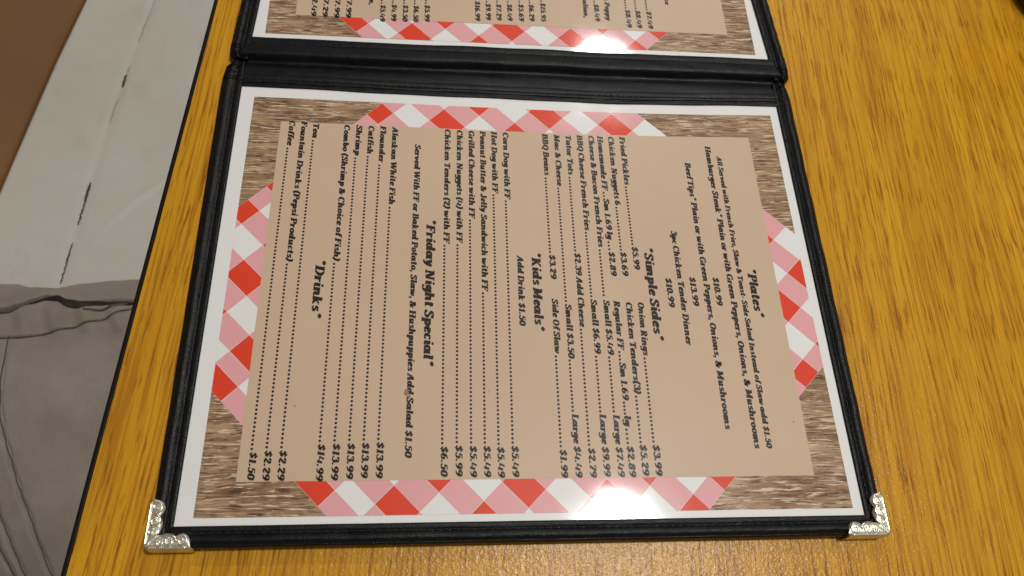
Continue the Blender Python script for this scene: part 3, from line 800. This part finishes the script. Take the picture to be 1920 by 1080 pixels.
edging('padded_edging', [(ux1, .2228), (ux1, .2262), (ux1, .2320), (.2652, .2960), (.2652, .4440), (-.0030, .4440), (-.0030, .2960), (ux0, .2320), (ux0, .2262), (ux0, .2228)],
       [(.2752, .2222), (.2780, .2250), (.2788, .2310), (.2752, .2960), (.2752, .4540), (-.0125, .4540), (-.0125, .2960), (-.0162, .2310), (-.0158, .2250), (-.0130, .2222)], zf2, [(t, hh+(.9 if .4 < t < .85 else .4) if t < 1 else hh) for t, hh in PROF], rr=5)
# spine: profile along y across the full width
SP = [(204.2, -.4), (204.2, .55), (204.5, .8), (205.6, .85), (206.1, .45), (206.4, -.35), (206.8, .55), (207.4, 1.05), (208.1, .95), (208.9, .55), (209.2, .35), (209.6, .7), (210.6, .85), (211.8, .7), (212.2, .45), (212.7, .65), (214.5, .60), (217.0, .1), (218.8, -.9), (220.0, -1.6), (221.3, -2.6), (222.6, -2.8), (223.6, -1.6), (224.2, .1), (225.0, 1.1), (226.0, 1.55), (227.2, 1.5), (229.5, .9), (231.5, .4), (232.6, .15), (233.0, -.3), (233.5, .05), (235.2, -.1), (236.9, -.15), (237.3, -.6), (237.4, -2.2)]
m = MB(); K = len(SP); NS = 150; r = random.Random(9); v = []
for i in range(NS+1):
    u = i/NS
    w = [r.uniform(-1, 1) for _ in range(3)]
    for y, h in SP:
        yy = y
        k = sstep(224, 214, y) if False else 1-sstep(212, 224, y)
        xl = -.0064+(-.0002)*k; xr = .2665+(.0026)*(1-k)
        ext = .0012+.0058*math.exp(-((y-221.3)/4.2)**2)
        x = xl-ext+(xr-xl+2*ext)*u
        z = h*MM+(sag(x, y*MM)*k)+(1-k)*(-.0006)+.00012*math.sin(x*120+y*.7)+.00005*w[0]
        yb = y*MM+.00022*math.sin(x*55+1)+.00012*math.sin(x*150+y)
        v.append((x, yb, max(TZ+.0002, z)))
m.add(v, [(i*K+k, (i+1)*K+k, (i+1)*K+k+1, i*K+k+1) for i in range(NS) for k in range(K-1)])
sp = m.build('spine', M['leather'], fold, True)
for yy, zz in ((209.2, .5), (233.0, -.75)):
    m = MB()
    for q in range(82):
        x = -.004+.268*q/81
        k = 1 if yy < 215 else 0
        z = zz*MM+k*sag(x, .209)
        m.tube([(x, yy*MM, z), (x+.0011, yy*MM, z+.00022), (x+.0022, yy*MM, z)], [.00013, .0002, .00013], 6)
    m.build('stitching', M['thread'], sp, True)
# ---- ornate metal corners
def corner(cx, cy, sx_, arm_v, arm_h):
    """cx, cy: outer corner point; sx_=+1 opens to the right, -1 to the left"""
    W = .0056; H = .0023
    def P(u, v, z): return (cx+sx_*u, cy+v, z)
    # L-shaped plate with a scalloped inner edge
    inner = []
    nseg = 40
    for i in range(nseg+1):                       # along the upright arm, from its tip down
        t = i/nseg; v = arm_v-(arm_v-W)*t
        bulge = .0013*abs(math.sin(PI*t*2.0))**.7
        tip = W*math.sqrt(max(0, 1-((v-(arm_v-.0026))/.0026)**2))-.0012 if v > arm_v-.0026 else 9
        inner.append((min(W-.0010+bulge, max(.0012, tip+.0012)), v))
    for i in range(1, nseg+1):
        t = i/nseg; u = W+(arm_h-W)*t
        bulge = .0013*abs(math.sin(PI*t*2.0))**.7
        tip = W*math.sqrt(max(0, 1-((u-(arm_h-.0026))/.0026)**2))-.0012 if u > arm_h-.0026 else 9
        inner.append((u, min(W-.0010+bulge, max(.0012, tip+.0012))))
    outer = []
    for i in range(nseg+1):
        t = i/nseg; outer.append((0, arm_v*(1-t)))
    for i in range(1, nseg+1): outer.append((arm_h*i/nseg, 0))
    # round the outer corner
    rc = .0022
    outer = [((rc-rc*math.cos(0)) if False else u, v) for u, v in outer]
    def rnd(u, v):
        if u < rc and v < rc:
            d = math.hypot(rc-u, rc-v)
            if d > rc: return (rc-(rc-u)*rc/d, rc-(rc-v)*rc/d)
        return (u, v)
    outer = [rnd(u, v) for u, v in outer]
    m = MB(); n = len(inner); v = []
    cols = [(0, TZ+.0002, -.0004), (0, -.0012, -.0004), (0, .0012, -.0001), (.12, H-.0001, 0), (.35, H+.0002, 0), (.7, H+.0002, 0), (1, H, 0), (1, H-.0009, 0)]
    for (iu, iv), (ou, ov) in zip(inner, outer):
        for t, z, off in cols:
            u = ou+(iu-ou)*t; w = ov+(iv-ov)*t
            if off:
                d = math.hypot(iu-ou, iv-ov) or 1
                u += off*(iu-ou)/d; w += off*(iv-ov)/d
            v.append(P(u, w, z))
    K = len(cols)
    f = [(i*K+k, (i+1)*K+k, (i+1)*K+k+1, i*K+k+1) for i in range(n-1) for k in range(K-1)]
    if sx_ < 0: f = [q[::-1] for q in f]
    f += [tuple(range(K)), tuple((n-1)*K+k for k in range(K))[::-1]]
    m.add(v, f)
    o = m.build('metal_corner', M['metal'], fold, True)
    sc = MB()
    def spiral(u, v, r0, a0, turns, sgn):
        pts = []
        for k in range(26):
            t = k/25; a = a0+sgn*turns*2*PI*t; r_ = r0*(1-.78*t)
            pts.append(P(u+r_*math.cos(a), v+r_*math.sin(a), H+.00030))
        sc.tube(pts, [.00055-.00015*k/25 for k in range(26)], 10)
    c = W*.53
    spiral(c, arm_v-.0031, .0022, -1.2, 1.1, 1); spiral(c, arm_v*.56, .0023, 1.6, 1.25, -1); spiral(c*.8, arm_v*.34, .0013, 1.0, 1.0, 1)
    spiral(arm_h-.0031, c, .0023, 2.8, 1.3, -1); spiral(arm_h*.56, c, .0023, 0, 1.25, 1); spiral(arm_h*.34, c*.8, .0013, .5, 1.0, -1)
    def wave(p):
        q = catmull(p, 6); sc.tube([P(u, w, H+.00028) for u, w in q], [.0004]*len(q), 8)
    wave([(.0011, .0011), (.0032, .0042), (.0050, .0062), (.0042, .0090)])
    wave([(.0011, .0011), (.0042, .0032), (.0062, .0050), (.0090, .0042)])
    for arm in (0, 1):
        q = [(.0007, .0014+(arm_v-.0026)*k/14) for k in range(15)] if arm == 0 else [(.0014+(arm_h-.0026)*k/14, .0007) for k in range(15)]
        sc.tube([P(u, w, H+.0001) for u, w in q], [.00036]*15, 8)
    sc.build('scrollwork', M['metalscroll'], o, True)
corner(-.0159, -.0114, 1, .0185, .0170)
corner(.2748, -.0114, -1, .0172, .0180)

# ---- dark container just inside the far right corner
m = MB(); m.lathe(.4745, .300, [(.036, TZ+.0002), (.0395, TZ+.003), (.040, TZ+.012), (.040, TZ+.085), (.034, TZ+.105), (.018, TZ+.125), (.016, TZ+.15), (.017, TZ+.155)], 48)
tag(m.build('dark_container', M['darkglass'], None, True), 'dark brown container on the oak table, just entering the far right corner', 'container')
